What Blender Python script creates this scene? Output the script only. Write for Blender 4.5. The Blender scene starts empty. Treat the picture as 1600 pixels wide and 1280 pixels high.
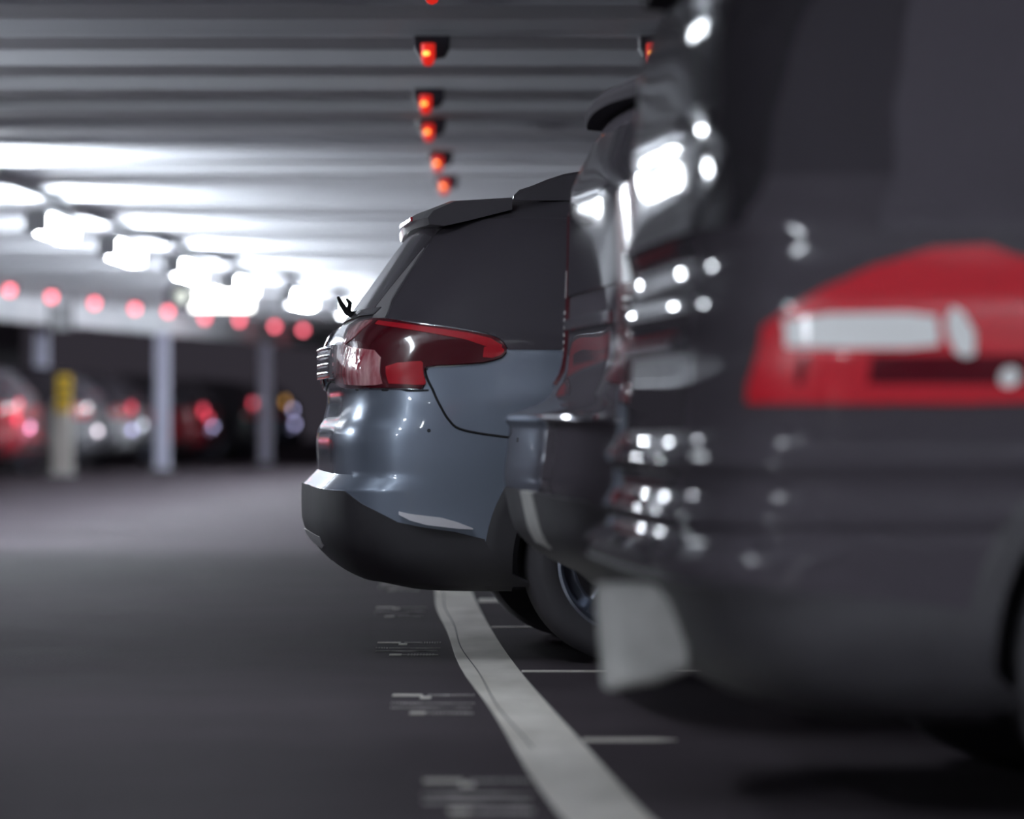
import bpy, bmesh, math, random
from math import pi, sin, cos, radians
from mathutils import Vector, Matrix

S = bpy.context.scene
COL = S.collection
random.seed(4)

# ------------------------------------------------------------------ camera, world, exposure
FPX = 5800.0                       # focal length in pixels of the 1600 px frame
CAM_H = 0.80
cam_d = bpy.data.cameras.new('camera')
cam = bpy.data.objects.new('camera', cam_d); COL.objects.link(cam)
cam_d.sensor_width = 36.0
cam_d.lens = FPX / 1600.0 * 36.0
cam_d.clip_end = 400
cam.location = (0, 0, CAM_H)
cam.rotation_euler = (pi / 2 + math.atan(15 / FPX), 0, 0)
cam_d.dof.use_dof = True
cam_d.dof.focus_distance = 12.6
cam_d.dof.aperture_fstop = 1.7
cam_d.dof.aperture_blades = 0
S.camera = cam

world = bpy.data.worlds.new('night'); S.world = world
world.use_nodes = True
world.node_tree.nodes['Background'].inputs[0].default_value = (0.030, 0.0265, 0.034, 1)
world.node_tree.nodes['Background'].inputs[1].default_value = 1.0

S.view_settings.view_transform = 'Standard'
S.view_settings.look = 'None'
S.view_settings.gamma = 1
S.view_settings.use_curve_mapping = False
S.view_settings.exposure = 0.0

LAMP_EMIT = 136.0
LAMP_COL = (0.86, 0.93, 1.0)

# ------------------------------------------------------------------ materials
def mat(name, col, rough=0.5, metal=0.0, coat=0.0, emit=None, emit_s=0.0, spec=0.5, coat_r=0.04, trans=0.0):
    m = bpy.data.materials.new(name); m.use_nodes = True
    b = m.node_tree.nodes['Principled BSDF']
    b.inputs['Base Color'].default_value = (*col, 1)
    b.inputs['Roughness'].default_value = rough
    b.inputs['Metallic'].default_value = metal
    b.inputs['Coat Weight'].default_value = coat
    b.inputs['Coat Roughness'].default_value = coat_r
    b.inputs['Specular IOR Level'].default_value = spec
    b.inputs['Transmission Weight'].default_value = trans
    if emit:
        b.inputs['Emission Color'].default_value = (*emit, 1)
        b.inputs['Emission Strength'].default_value = emit_s
    return m

def coat_only(m):
    b = m.node_tree.nodes['Principled BSDF']; b.inputs['Specular IOR Level'].default_value = 0.0; b.inputs['Coat Roughness'].default_value = .02
    return m
def noisy(m, c1, c2, scale=4.0, bump=0.0, detail=5.0, rough=None, stretch=None, bscale=None):
    nt = m.node_tree; n = nt.nodes; l = nt.links
    b = n['Principled BSDF']
    tc = n.new('ShaderNodeTexCoord'); mp = n.new('ShaderNodeMapping')
    l.new(tc.outputs['Object'], mp.inputs['Vector'])
    if stretch: mp.inputs['Scale'].default_value = stretch
    nz = n.new('ShaderNodeTexNoise'); nz.inputs['Scale'].default_value = scale; nz.inputs['Detail'].default_value = detail
    l.new(mp.outputs['Vector'], nz.inputs['Vector'])
    rp = n.new('ShaderNodeValToRGB')
    rp.color_ramp.elements[0].position = 0.3; rp.color_ramp.elements[1].position = 0.7
    rp.color_ramp.elements[0].color = (*c1, 1); rp.color_ramp.elements[1].color = (*c2, 1)
    l.new(nz.outputs['Fac'], rp.inputs['Fac']); l.new(rp.outputs['Color'], b.inputs['Base Color'])
    if rough:
        mr = n.new('ShaderNodeMapRange'); mr.inputs['To Min'].default_value = rough[0]; mr.inputs['To Max'].default_value = rough[1]
        l.new(nz.outputs['Fac'], mr.inputs['Value']); l.new(mr.outputs['Result'], b.inputs['Roughness'])
    if bump:
        bn = n.new('ShaderNodeTexNoise'); bn.inputs['Scale'].default_value = bscale or scale * 8; bn.inputs['Detail'].default_value = 3
        l.new(mp.outputs['Vector'], bn.inputs['Vector'])
        bp = n.new('ShaderNodeBump'); bp.inputs['Strength'].default_value = bump; bp.inputs['Distance'].default_value = 0.01
        l.new(bn.outputs['Fac'], bp.inputs['Height']); l.new(bp.outputs['Normal'], b.inputs['Normal'])
    return m

M = {}
M['asphalt'] = noisy(mat('asphalt', (.07, .065, .07), 0.6), (.054, .044, .052), (.080, .067, .077), 1.3, bump=0.15, rough=(.6, .8), bscale=60)
M['asphalt'].node_tree.nodes['Principled BSDF'].inputs['Specular IOR Level'].default_value = .03
M['line_paint'] = noisy(mat('line_paint', (.7, .7, .66), 0.6), (.66, .62, .56), (.94, .89, .83), 5, detail=8, stretch=(1, .35, 1))
M['worn_paint'] = noisy(mat('worn_paint', (.4, .4, .4), 0.6), (.24, .22, .22), (.85, .80, .78), 14, detail=6)
M['concrete'] = noisy(mat('concrete', (.6, .6, .62), 0.7), (.70, .71, .75), (.84, .85, .88), 0.9, bump=0.1, stretch=(.4, 2, 2), bscale=12)
M['slab'] = noisy(mat('slab', (.3, .3, .31), 0.8), (.50, .50, .52), (.62, .62, .64), 1.2)
M['wall'] = noisy(mat('wall_concrete', (.2, .2, .2), 0.8), (.17, .17, .18), (.26, .26, .27), 0.8)
M['lamp'] = mat('lamp_diffuser', (.9, .9, .9), 0.5, emit=LAMP_COL, emit_s=LAMP_EMIT)
M['lamp_fill'] = mat('fill_lamp_diffuser', (.9, .9, .9), 0.5, emit=LAMP_COL, emit_s=LAMP_EMIT * .17)  # weaker diffuser for the added fill strip
M['lamp_body'] = mat('lamp_body', (.55, .57, .58), 0.45)
M['red_lens'] = mat('indicator_red', (.5, .01, .01), 0.3, emit=(1.0, .030, .018), emit_s=.62)
M['red_lens_far'] = mat('indicator_red_far', (.5, .01, .01), 0.3, emit=(1.0, .16, .22), emit_s=6.0)
M['hot'] = mat('indicator_core', (1, .5, .1), 0.3, emit=(1.0, .36, .06), emit_s=3.2)
M['housing'] = mat('dark_housing', (.03, .027, .045), 0.45)
M['silver'] = mat('silver_blue_paint', (.33, .385, .48), 0.30, metal=0.55, coat=1.0)
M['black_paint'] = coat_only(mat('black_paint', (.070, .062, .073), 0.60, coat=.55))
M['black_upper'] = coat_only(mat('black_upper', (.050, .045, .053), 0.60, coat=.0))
M['rear_glass'] = mat('rear_glass', (.028, .025, .030), 0.08, spec=.4)
M['matte_black'] = mat('matte_black', (.05, .045, .052), 0.9, spec=.1)
M['black_gloss'] = mat('gloss_black', (.080, .072, .084), 0.30, coat=0.6)
M['dark_paint'] = mat('graphite_paint', (.075, .070, .078), 0.34, coat=1.0)
M['glass'] = mat('tinted_glass', (.085, .076, .090), 0.15, spec=0.4)
M['plastic'] = noisy(mat('black_plastic', (.09, .085, .095), 0.55), (.040, .037, .042), (.052, .049, .055), 9, bump=0.05, bscale=300)
M['rubber'] = mat('tyre_rubber', (.075, .070, .078), 0.75)
M['seam'] = mat('seam_black', (.02, .02, .022), 0.7)
M['chrome'] = mat('chrome', (.80, .80, .84), 0.12, metal=1.0)
M['alloy'] = mat('alloy_rim', (.42, .46, .56), 0.25, metal=0.9, coat=0.5)
M['tail_dark'] = mat('tail_lens_dark', (.10, .006, .013), 0.16, coat=1.0)
M['tail_red'] = mat('tail_lens_red', (.62, .012, .028), 0.22, coat=1.0)
M['tail_glint'] = noisy(mat('tail_lens_glint', (.55, .1, .12), 0.12, coat=1.0), (.45, .03, .06), (1.0, .62, .64), 16, bump=0.8, bscale=22, stretch=(1.6, 1.6, .5))  # pink noise puts the lens reflections into the colour
M['tail_near'] = mat('tail_lens_bright', (.62, .02, .035), 0.25, coat=1.0)
M['plate_grey'] = mat('plate_grey', (.13, .13, .13), .6)
M['trim_grey'] = mat('trim_grey', (.34, .33, .34), 0.35, coat=.3)
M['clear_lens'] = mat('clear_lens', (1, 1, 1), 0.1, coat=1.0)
M['glint'] = mat('glint_metal', (.95, .93, .97), 0.28, metal=.5)  # pale colour standing in for a reflection on the bumper crease
M['yellow'] = mat('yellow_sign', (.95, .62, .04), 0.5)
M['sign_black'] = mat('sign_black', (.03, .03, .03), 0.5)
M['pillar'] = noisy(mat('pillar_beige', (.5, .47, .44), 0.7), (.46, .43, .40), (.60, .56, .52), 2)
M['post_lilac'] = mat('post_paint', (.82, .82, 1.0), 0.5)
M['sign_lit'] = mat('lit_sign_face', (.9, .9, .9), 0.4, emit=(1.0, 1.0, .96), emit_s=9.0)
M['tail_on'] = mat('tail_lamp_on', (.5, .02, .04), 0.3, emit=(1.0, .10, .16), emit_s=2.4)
M['lamp_on'] = mat('white_spot_glow', (.8, .8, .8), 0.3, emit=(.80, .86, 1.0), emit_s=7.0)  # white glow; on the far white car it stands for a highlight
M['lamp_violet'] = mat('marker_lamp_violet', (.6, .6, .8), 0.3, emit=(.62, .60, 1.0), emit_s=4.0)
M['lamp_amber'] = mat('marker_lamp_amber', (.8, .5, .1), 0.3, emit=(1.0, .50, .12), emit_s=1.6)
M['exhaust'] = noisy(mat('brushed_pale_metal', (.6, .6, .58), 0.5), (.44, .44, .42), (.56, .55, .53), 18)
M['mirror_pale'] = mat('mirror_pale', (.75, .75, .62), 0.3)

# ------------------------------------------------------------------ helpers
def obj(name, bm, m, parent=None, smooth=None, loc=None, rot=None):
    if smooth is not None:
        bm.normal_update()
        for f in bm.faces: f.smooth = True
        for e in bm.edges:
            if len(e.link_faces) == 2 and e.calc_face_angle(0) > radians(smooth): e.smooth = False
    me = bpy.data.meshes.new(name); bm.to_mesh(me); bm.free()
    for mm in (m if isinstance(m, (list, tuple)) else [m]): me.materials.append(mm)
    o = bpy.data.objects.new(name, me); COL.objects.link(o)
    if parent is not None: o.parent = parent
    if loc is not None: o.location = loc
    if rot is not None: o.rotation_euler = rot
    return o

def thing(name, label, cat, loc=(0, 0, 0), rz=0.0, group=None):
    o = bpy.data.objects.new(name, None); COL.objects.link(o)
    o.empty_display_size = 0.2
    o.location = loc; o.rotation_euler = (0, 0, rz)
    return tag(o, label, cat, group)

def tag(o, label, cat, group=None):
    o['label'] = label; o['category'] = cat
    if group: o['group'] = group
    return o

def struct(o, label=None):
    o['kind'] = 'structure'
    if label: o['label'] = label
    return o

def copy_tree(o, parent=None):
    c = o.copy(); COL.objects.link(c); c.parent = parent
    for ch in list(o.children): copy_tree(ch, c)
    return c

def box(bm, x0, x1, y0, y1, z0, z1, bev=0.0, mi=0):
    r = bmesh.ops.create_cube(bm, size=1)
    for v in r['verts']:
        v.co = Vector(((x0 + x1) / 2 + v.co.x * (x1 - x0), (y0 + y1) / 2 + v.co.y * (y1 - y0), (z0 + z1) / 2 + v.co.z * (z1 - z0)))
    fs = set(f for v in r['verts'] for f in v.link_faces)
    for f in fs: f.material_index = mi
    if bev > 0:
        es = list(set(e for f in fs for e in f.edges))
        bmesh.ops.bevel(bm, geom=es, offset=bev, segments=3, affect='EDGES', profile=0.6)
    return bm

def grid(bm, rows, closed_u=False, closed_v=False, mi=0):
    vs = [[bm.verts.new(p) for p in r] for r in rows]
    nu = len(rows[0]); nv = len(rows)
    for j in range(nv if closed_v else nv - 1):
        for i in range(nu if closed_u else nu - 1):
            a = vs[j][i]; b = vs[j][(i + 1) % nu]; c = vs[(j + 1) % nv][(i + 1) % nu]; d = vs[(j + 1) % nv][i]
            if len({a, b, c, d}) == 4:
                try:
                    f = bm.faces.new((a, b, c, d)); f.material_index = mi
                except ValueError: pass
    return vs

def tube(bm, pts, r, seg=8, cap=True, flat=1.0):
    pts = [Vector(p) for p in pts]; rows = []
    for i, p in enumerate(pts):
        t = (pts[min(i + 1, len(pts) - 1)] - pts[max(i - 1, 0)]).normalized()
        up = Vector((0, 0, 1)) if abs(t.z) < 0.9 else Vector((1, 0, 0))
        u = t.cross(up).normalized(); v = u.cross(t)
        rr = r[i] if isinstance(r, (list, tuple)) else r
        rows.append([p + u * cos(2 * pi * k / seg) * rr + v * sin(2 * pi * k / seg) * rr * flat for k in range(seg)])
    vs = grid(bm, rows, closed_u=True)
    if cap:
        bm.faces.new(vs[0][::-1]); bm.faces.new(vs[-1])
    return bm

def lathe(bm, prof, seg=48, axis='y', mi=0, closed=True):
    """prof: (radius, offset along the axis)"""
    rows = []
    for r, a in prof:
        if axis == 'y': rows.append([Vector((r * cos(2 * pi * k / seg), a, r * sin(2 * pi * k / seg))) for k in range(seg)])
        else: rows.append([Vector((r * cos(2 * pi * k / seg), r * sin(2 * pi * k / seg), a)) for k in range(seg)])
    grid(bm, rows, closed_u=True, closed_v=closed, mi=mi)
    return bm

def interp(keys, z):
    """monotone cubic through keys [(z, v), ...]"""
    if z <= keys[0][0]: return keys[0][1]
    if z >= keys[-1][0]: return keys[-1][1]
    n = len(keys)
    for i in range(n - 1):
        if keys[i][0] <= z <= keys[i + 1][0]: break
    h = [keys[k + 1][0] - keys[k][0] for k in range(n - 1)]
    d = [(keys[k + 1][1] - keys[k][1]) / h[k] for k in range(n - 1)]
    def slope(k):
        if k == 0: return d[0]
        if k == n - 1: return d[-1]
        if d[k - 1] * d[k] <= 0: return 0.0
        w1 = 2 * h[k] + h[k - 1]; w2 = h[k] + 2 * h[k - 1]
        return (w1 + w2) / (w1 / d[k - 1] + w2 / d[k])
    m0, m1 = slope(i), slope(i + 1); t = (z - keys[i][0]) / h[i]
    return ((2 * t**3 - 3 * t**2 + 1) * keys[i][1] + (t**3 - 2 * t**2 + t) * h[i] * m0
            + (-2 * t**3 + 3 * t**2) * keys[i + 1][1] + (t**3 - t**2) * h[i] * m1)

# ------------------------------------------------------------------ the setting
FLOOR = 0.0
CEIL = 2.50
bm = bmesh.new(); box(bm, -60, 12, -30, 150, -0.3, 0.0)
struct(obj('floor', bm, M['asphalt']), 'dark asphalt floor of the car park')

EDGE = [(-8.6, -30), (-8.3, 20), (-7.7, 42), (-6.97, 50.5), (-5.58, 58.9), (-3.68, 71), (-.9, 85), (3.5, 106)]   # left edge of the upper deck
def edge_x(y):
    return interp([(b, a) for a, b in EDGE], y)
bm = bmesh.new()
ys = [-30 + i * 2 for i in range(70)]
rows = [[(edge_x(y), y, 2.86), (8.0, y, 2.86)] for y in ys]
vb = grid(bm, rows)
r = bmesh.ops.extrude_face_region(bm, geom=list(bm.faces))
for v in [g for g in r['geom'] if isinstance(g, bmesh.types.BMVert)]: v.co.z += 0.25
bmesh.ops.recalc_face_normals(bm, faces=bm.faces)
struct(obj('ceiling', bm, M['slab']), 'underside of the concrete deck')

# cross beams
PITCH = 1.3
beam_meshes = {}
ny = 0
y = -19.6
while y < 106:
    L = edge_x(y) + 0.05
    bm = bmesh.new()
    sec = [(-.30, 2.50), (.30, 2.50), (.335, 2.62), (.42, 2.87), (-.42, 2.87), (-.335, 2.62)]
    rows = [[(x, q[0], q[1] + (0 if k not in (0, 1) else 0)) for k, q in enumerate(sec)] for x in (0, 8.0 - L)]
    vs = grid(bm, rows, closed_u=True)
    bm.faces.new(vs[0]); bm.faces.new(vs[1][::-1])
    bmesh.ops.bevel(bm, geom=[e for e in bm.edges if abs(e.verts[0].co.z - 2.5) < .001 and abs(e.verts[1].co.z - 2.5) < .001 and abs(e.verts[0].co.y - e.verts[1].co.y) < .01], offset=0.025, segments=2, affect='EDGES')
    bmesh.ops.recalc_face_normals(bm, faces=bm.faces)
    struct(obj('ceiling_beam', bm, M['concrete'], loc=(L, y, 0)), 'pale concrete cross beam under the deck')
    y += PITCH; ny += 1

# edge beam along the left side of the deck
bm = bmesh.new()
rows = []
for y in [-30 + i * 3 for i in range(47)]:
    x = edge_x(y)
    rows.append([(x - .18, y, 2.15), (x + .12, y, 2.15), (x + .12, y, 3.15), (x - .18, y, 3.15)])
vs = grid(bm, rows, closed_u=True); bm.faces.new(vs[0]); bm.faces.new(vs[-1][::-1])
bmesh.ops.recalc_face_normals(bm, faces=bm.faces)
struct(obj('trim_1', bm, M['concrete']), 'long pale edge beam closing the deck on the left')

bm = bmesh.new(); box(bm, 7.6, 7.9, -30, 108, 0, 3.0)
struct(obj('wall_right', bm, M['wall']), 'concrete wall at the heads of the bays')

# ------------------------------------------------------------------ painted lines
LINE = [(7.0, .225), (7.42, .19), (8.3, .137), (9.22, .083), (10.4, .012), (11.7, -.06), (13.0, -.122), (14.3, -.175), (16.2, -.243), (18.0, -.295),
        (21, -.36), (26, -.42), (32, -.40)]
def line_x(y):
    if y < 7.0: return .225 + (7.0 - y) * .07
    return interp(LINE, y)
bm = bmesh.new()
ysl = [-6 + i * .5 for i in range(76)]
rows = [[(line_x(y) - .088 - .006 * sin(y * 1.7), y, 0.0), (line_x(y) + .088, y, 0.0)] for y in ysl]
rows3 = [[(a[0][0], a[0][1], 0.0), (a[0][0], a[0][1], .003), (a[1][0], a[1][1], .003), (a[1][0], a[1][1], 0.0)] for a in rows]
grid(bm, rows3)
o = obj('painted_line', bm, M['line_paint']); tag(o, 'wide worn white painted line curving along the bay mouths on the floor', 'road marking')
bm = bmesh.new()
pts = [(line_x(y) - .052 + .006 * sin(y * 2.3) , y) for y in [9.0 + .25 * i for i in range(38)]]
grid(bm, [[(x - .0018, y, .0036), (x + .0018, y, .0036)] for x, y in pts])
obj('crack', bm, M['seam'], parent=bpy.data.objects['painted_line'])

bay_lab = ['thin white bay line nearest the camera, ending in a point right of the wide line',
           'thin white bay line running in behind the pale exhaust tip',
           'thin white bay line beside the tyre of the silver car',
           'faint pale bay line under the silver car, farthest of the floor']
for k, (y, L, w) in enumerate([(9.24, 4.6, .075), (11.76, 4.6, .05), (14.25, 4.6, .06), (16.35, 4.6, .30)]):
    bm = bmesh.new(); x0 = line_x(y) + .092 + .03 * w
    if k == 0:
        v = [bm.verts.new(q) for q in ((x0, y - w / 2, .003), (x0 + .18, y - w / 2, .003), (x0 + .235, y, .003), (x0 + .18, y + w / 2, .003), (x0, y + w / 2, .003))]
        f = bm.faces.new(v); r_ = bmesh.ops.extrude_face_region(bm, geom=[f])
        for q in [g for g in r_['geom'] if isinstance(g, bmesh.types.BMVert)]: q.co.z = 0
        bmesh.ops.recalc_face_normals(bm, faces=bm.faces)
    else: box(bm, x0, x0 + L, y - w / 2, y + w / 2, 0.0, .003)
    tag(obj('bay_line', bm, M['line_paint']), bay_lab[k], 'road marking', 'thin bay lines')

# painted bay plates to the left of the line (worn bars and dashes, long in the direction of travel)
lab = ['worn painted bay marking nearest the camera, cut by the bottom of the photo',
       'worn painted bay marking, second from the camera, left of the wide white line',
       'worn painted bay marking, third from the camera, with thin bars',
       'worn painted bay marking, fourth from the camera, below the bumper of the silver car',
       'faint painted bay marking just behind the bumper shadow of the silver car, farthest one']
for k, (y0, y1, x0, x1) in enumerate([(7.50, 8.22, -.195, .045), (10.02, 10.76, -.345, -.105), (12.52, 13.28, -.48, -.25), (14.95, 15.75, -.575, -.36), (17.3, 18.1, -.64, -.43)]):
    t = thing('bay_marking', lab[k], 'road marking', (x0, y0, 0), 0, 'worn bay markings left of the wide line')
    W = x1 - x0; H = y1 - y0
    def bar(nm, a, b, c, d, m='worn_paint'):
        bm = bmesh.new(); box(bm, a * W, b * W, c * H, d * H, 0.0, .003); return obj(nm, bm, M[m], t)
    bar('bar', 0, .36, .93, 1.0, 'line_paint'); bar('bar', .42, .70, .95, .985)
    for q in range(7): bar('dash', .72 + q * .04, .742 + q * .04, .94, 1.0)
    bar('block', .34, .47, .80, .89, 'line_paint')
    bar('thin_line', .22, 1.0, .55, .565)
    for q in range(5): bar('dash', .02 + q * .04, .045 + q * .04, .54, .58)
    bar('thin_line', .04, .97, .33, .345)
    bar('bar', .28, .46, .04, .12, 'line_paint'); bar('bar', .47, 1.0, .06, .085)
    for q in range(9): bar('dash', .55 + q * .045, .575 + q * .045, .035, .115)

# ------------------------------------------------------------------ lamps in the aisle
def strip_lamp(label):
    t = thing('strip_light', label, 'ceiling light', group='strip lights in a row over the aisle')
    bm = bmesh.new(); box(bm, -.066, .066, -.80, .80, 2.318, 2.36, .006); obj('housing', bm, M['lamp_body'], t, 30)
    bm = bmesh.new()
    prof = [(.034, 2.325), (-.034, 2.325), (-.070, 2.300), (-.088, 2.262), (-.088, 2.228), (-.068, 2.192), (-.03, 2.172), (.03, 2.172), (.068, 2.192), (.088, 2.228), (.088, 2.262), (.070, 2.300)]
    vs = grid(bm, [[(a, y, b) for a, b in prof] for y in (-.78, -.76, .76, .78)], closed_u=True)
    bm.faces.new(vs[0]); bm.faces.new(vs[-1][::-1])
    bmesh.ops.recalc_face_normals(bm, faces=bm.faces)
    obj('diffuser', bm, M['lamp'], t, 40)
    for s in (-1, 1):
        bm = bmesh.new(); box(bm, -.092, .092, s * .80 - .012, s * .80 + .012, 2.166, 2.335, .02); obj('end_cap', bm, M['lamp_body'], t)
        bm = bmesh.new(); tube(bm, [(0, s * .62, 2.355), (0, s * .62, 2.4548)], .006, 6); obj('hanger_rod', bm, M['lamp_body'], t)
    return t
def lamp_x(y):
    return interp([(-20, -3.9), (20, -3.62), (28.1, -3.48), (32.2, -3.39), (36, -3.20), (41.4, -2.93), (45, -2.59), (49, -2.20), (54, -1.6), (60, -.8)], y)
lamp_ys = [24.0, 28.1, 32.2, 36.2, 40.6, 45.0, 49.2, 53.6, 58.0]
lamp_lab = ['strip light at the left edge of the frame lighting the beams',
            'bright strip light nearest in view, at far left of the row', 'second bright strip light from the left in the row',
            'third bright strip light from the left, left of the pale round mirror', 'strip light just above the lit white sign',
            'strip light just right of the lit white sign', 'strip light beside the wiper of the silver car',
            'strip light hidden behind the rear window of the silver car', 'farthest strip light of the row, behind the silver car']
lamp_pos = [(lamp_x(y), y) for y in lamp_ys]
for x, y, lb in ((-3.9, -6.0, 'strip light over the aisle behind the camera'), (1.2, -9.0, 'added fill light behind the camera over the wide white line'), (3.9, 2.0, 'added fill light out of frame over the bay nearest the camera'), (-5.4, 16.0, 'strip light out of frame left of the silver-blue car'), (-1.0, 10.2, 'dim added fill light just above the frame in front of the silver-blue car'), (-1.9, 3.2, 'added fill light above the frame, left of the nearest car')):  # fill lights are unseen extras, added to brighten the near cars and floor
    lamp_pos.append((x, y)); lamp_lab.append(lb)
proto = None; dimmed = []
for (xx, yy), lb in zip(lamp_pos, lamp_lab):
    if proto is None: proto = strip_lamp(lb); t = proto
    else: t = copy_tree(proto); t['label'] = lb
    t.location = (xx, yy, 0)
    dx = lamp_x(yy + 1) - lamp_x(yy - 1)
    t.rotation_euler = (0, 0, -math.atan2(dx, 2))
    if xx == -1.0: dimmed.append((t, 'lamp_fill'))
for t, mn in dimmed:                                  # the added fill strip above the frame, dimmer than the rest
    for c in t.children:
        if c.name.startswith('diffuser'): c.data = c.data.copy(); c.data.materials[0] = M[mn]

bm = bmesh.new()
rows = []
for k in range(53):
    yy = 8 + k
    x = lamp_x(yy); rows.append([(x - .05, yy, 2.455), (x + .05, yy, 2.455), (x + .05, yy, 2.4995), (x - .05, yy, 2.4995)])
vs = grid(bm, rows, closed_u=True); bm.faces.new(vs[0]); bm.faces.new(vs[-1][::-1]); bmesh.ops.recalc_face_normals(bm, faces=bm.faces)
tag(obj('cable_trunking', bm, M['lamp_body']), 'long grey cable trunking under the beams that the row of strip lights hangs from', 'trunking')
# red bay indicators ------------------------------------------------
def snap(y): return -19.6 + PITCH * round((y + 19.6) / PITCH)
def indicator(label, group, far=False):
    t = thing('indicator_light', label, 'indicator light', group=group)
    bm = bmesh.new()                                  # tapered dark housing
    sec = [(-.080, .0), (.080, .0), (.078, -.05), (.058, -.088), (.0, -.098), (-.055, -.09), (-.078, -.05)]
    rows = [[(a * k, yy, b * k) for a, b in sec] for yy, k in ((-.05, .93), (-.04, 1.0), (.05, 1.0), (.06, .9))]
    vs = grid(bm, rows, closed_u=True); bm.faces.new(vs[0]); bm.faces.new(vs[-1][::-1])
    bmesh.ops.recalc_face_normals(bm, faces=bm.faces)
    obj('housing', bm, M['housing'], t, 35)
    bm = bmesh.new()
    R = .050 if far else .032
    prof = [(R * .2, -.128), (R * .6, -.122), (R * .9, -.105), (R, -.08), (R, -.03), (.001, -.03), (.001, -.13)]
    lathe(bm, prof, 20, 'z', closed=False)
    bmesh.ops.recalc_face_normals(bm, faces=bm.faces)
    d = obj('lens', bm, M['red_lens_far' if far else 'red_lens'], t, 50, loc=(-.016, -.045, -.006))
    if not far:
        bm = bmesh.new(); bmesh.ops.create_uvsphere(bm, u_segments=16, v_segments=10, radius=1)
        for v in bm.verts: v.co = Vector((v.co.x * .016, v.co.y * .012, v.co.z * .010))
        obj('bulb', bm, M['hot'], d, 60, loc=(-.008, -.034, -.075))
    return t
ctr = [(14.05, -.286, 'red indicator light of the centre column cut off by the top of the photo'),
       (16.5, -.356, 'red indicator light in a dark housing, topmost one fully in view'),
       (19.12, -.428, 'red indicator light in a dark housing, second one fully in view'),
       (21.0, -.456, 'red indicator light of the centre column, third fully in view, just blurred'),
       (23.58, -.455, 'blurred red indicator light, second above the roof spoiler of the silver car'),
       (25.9, -.457, 'blurred red indicator light right above the roof spoiler of the silver car')]
p0 = None
for yy, xx, lb in ctr:
    if p0 is None: p0 = indicator(lb, 'red indicator lights in the centre column'); t = p0
    else: t = copy_tree(p0); t['label'] = lb
    t.location = (xx, yy, CEIL)
t = copy_tree(p0); t['label'] = 'small red indicator light peeking past the edge of the nearest black car, top right'
t.location = (.645, 16.5, CEIL)
left = [(46.7, -6.296), (49.3, -6.095), (51.9, -5.816), (54.5, -5.516), (55.8, -5.147), (59.7, -4.92), (61.0, -4.459), (64.9, -4.129), (67.5, -3.782)]
lname = ['leftmost', 'second from the left', 'third from the left', 'fourth from the left', 'fifth from the left, above the tall post', 'sixth from the left, below the lit sign',
         'third from the right', 'second from the right, above the dim post', 'rightmost, faint beside the silver car']
p1 = None
for (yy, xx), nm in zip(left, lname):
    lb = 'pink-red indicator light of the far row, ' + nm
    if p1 is None: p1 = indicator(lb, 'red indicator lights of the far left row', True); t = p1
    else: t = copy_tree(p1); t['label'] = lb
    t.location = (xx, yy, CEIL)

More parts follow.
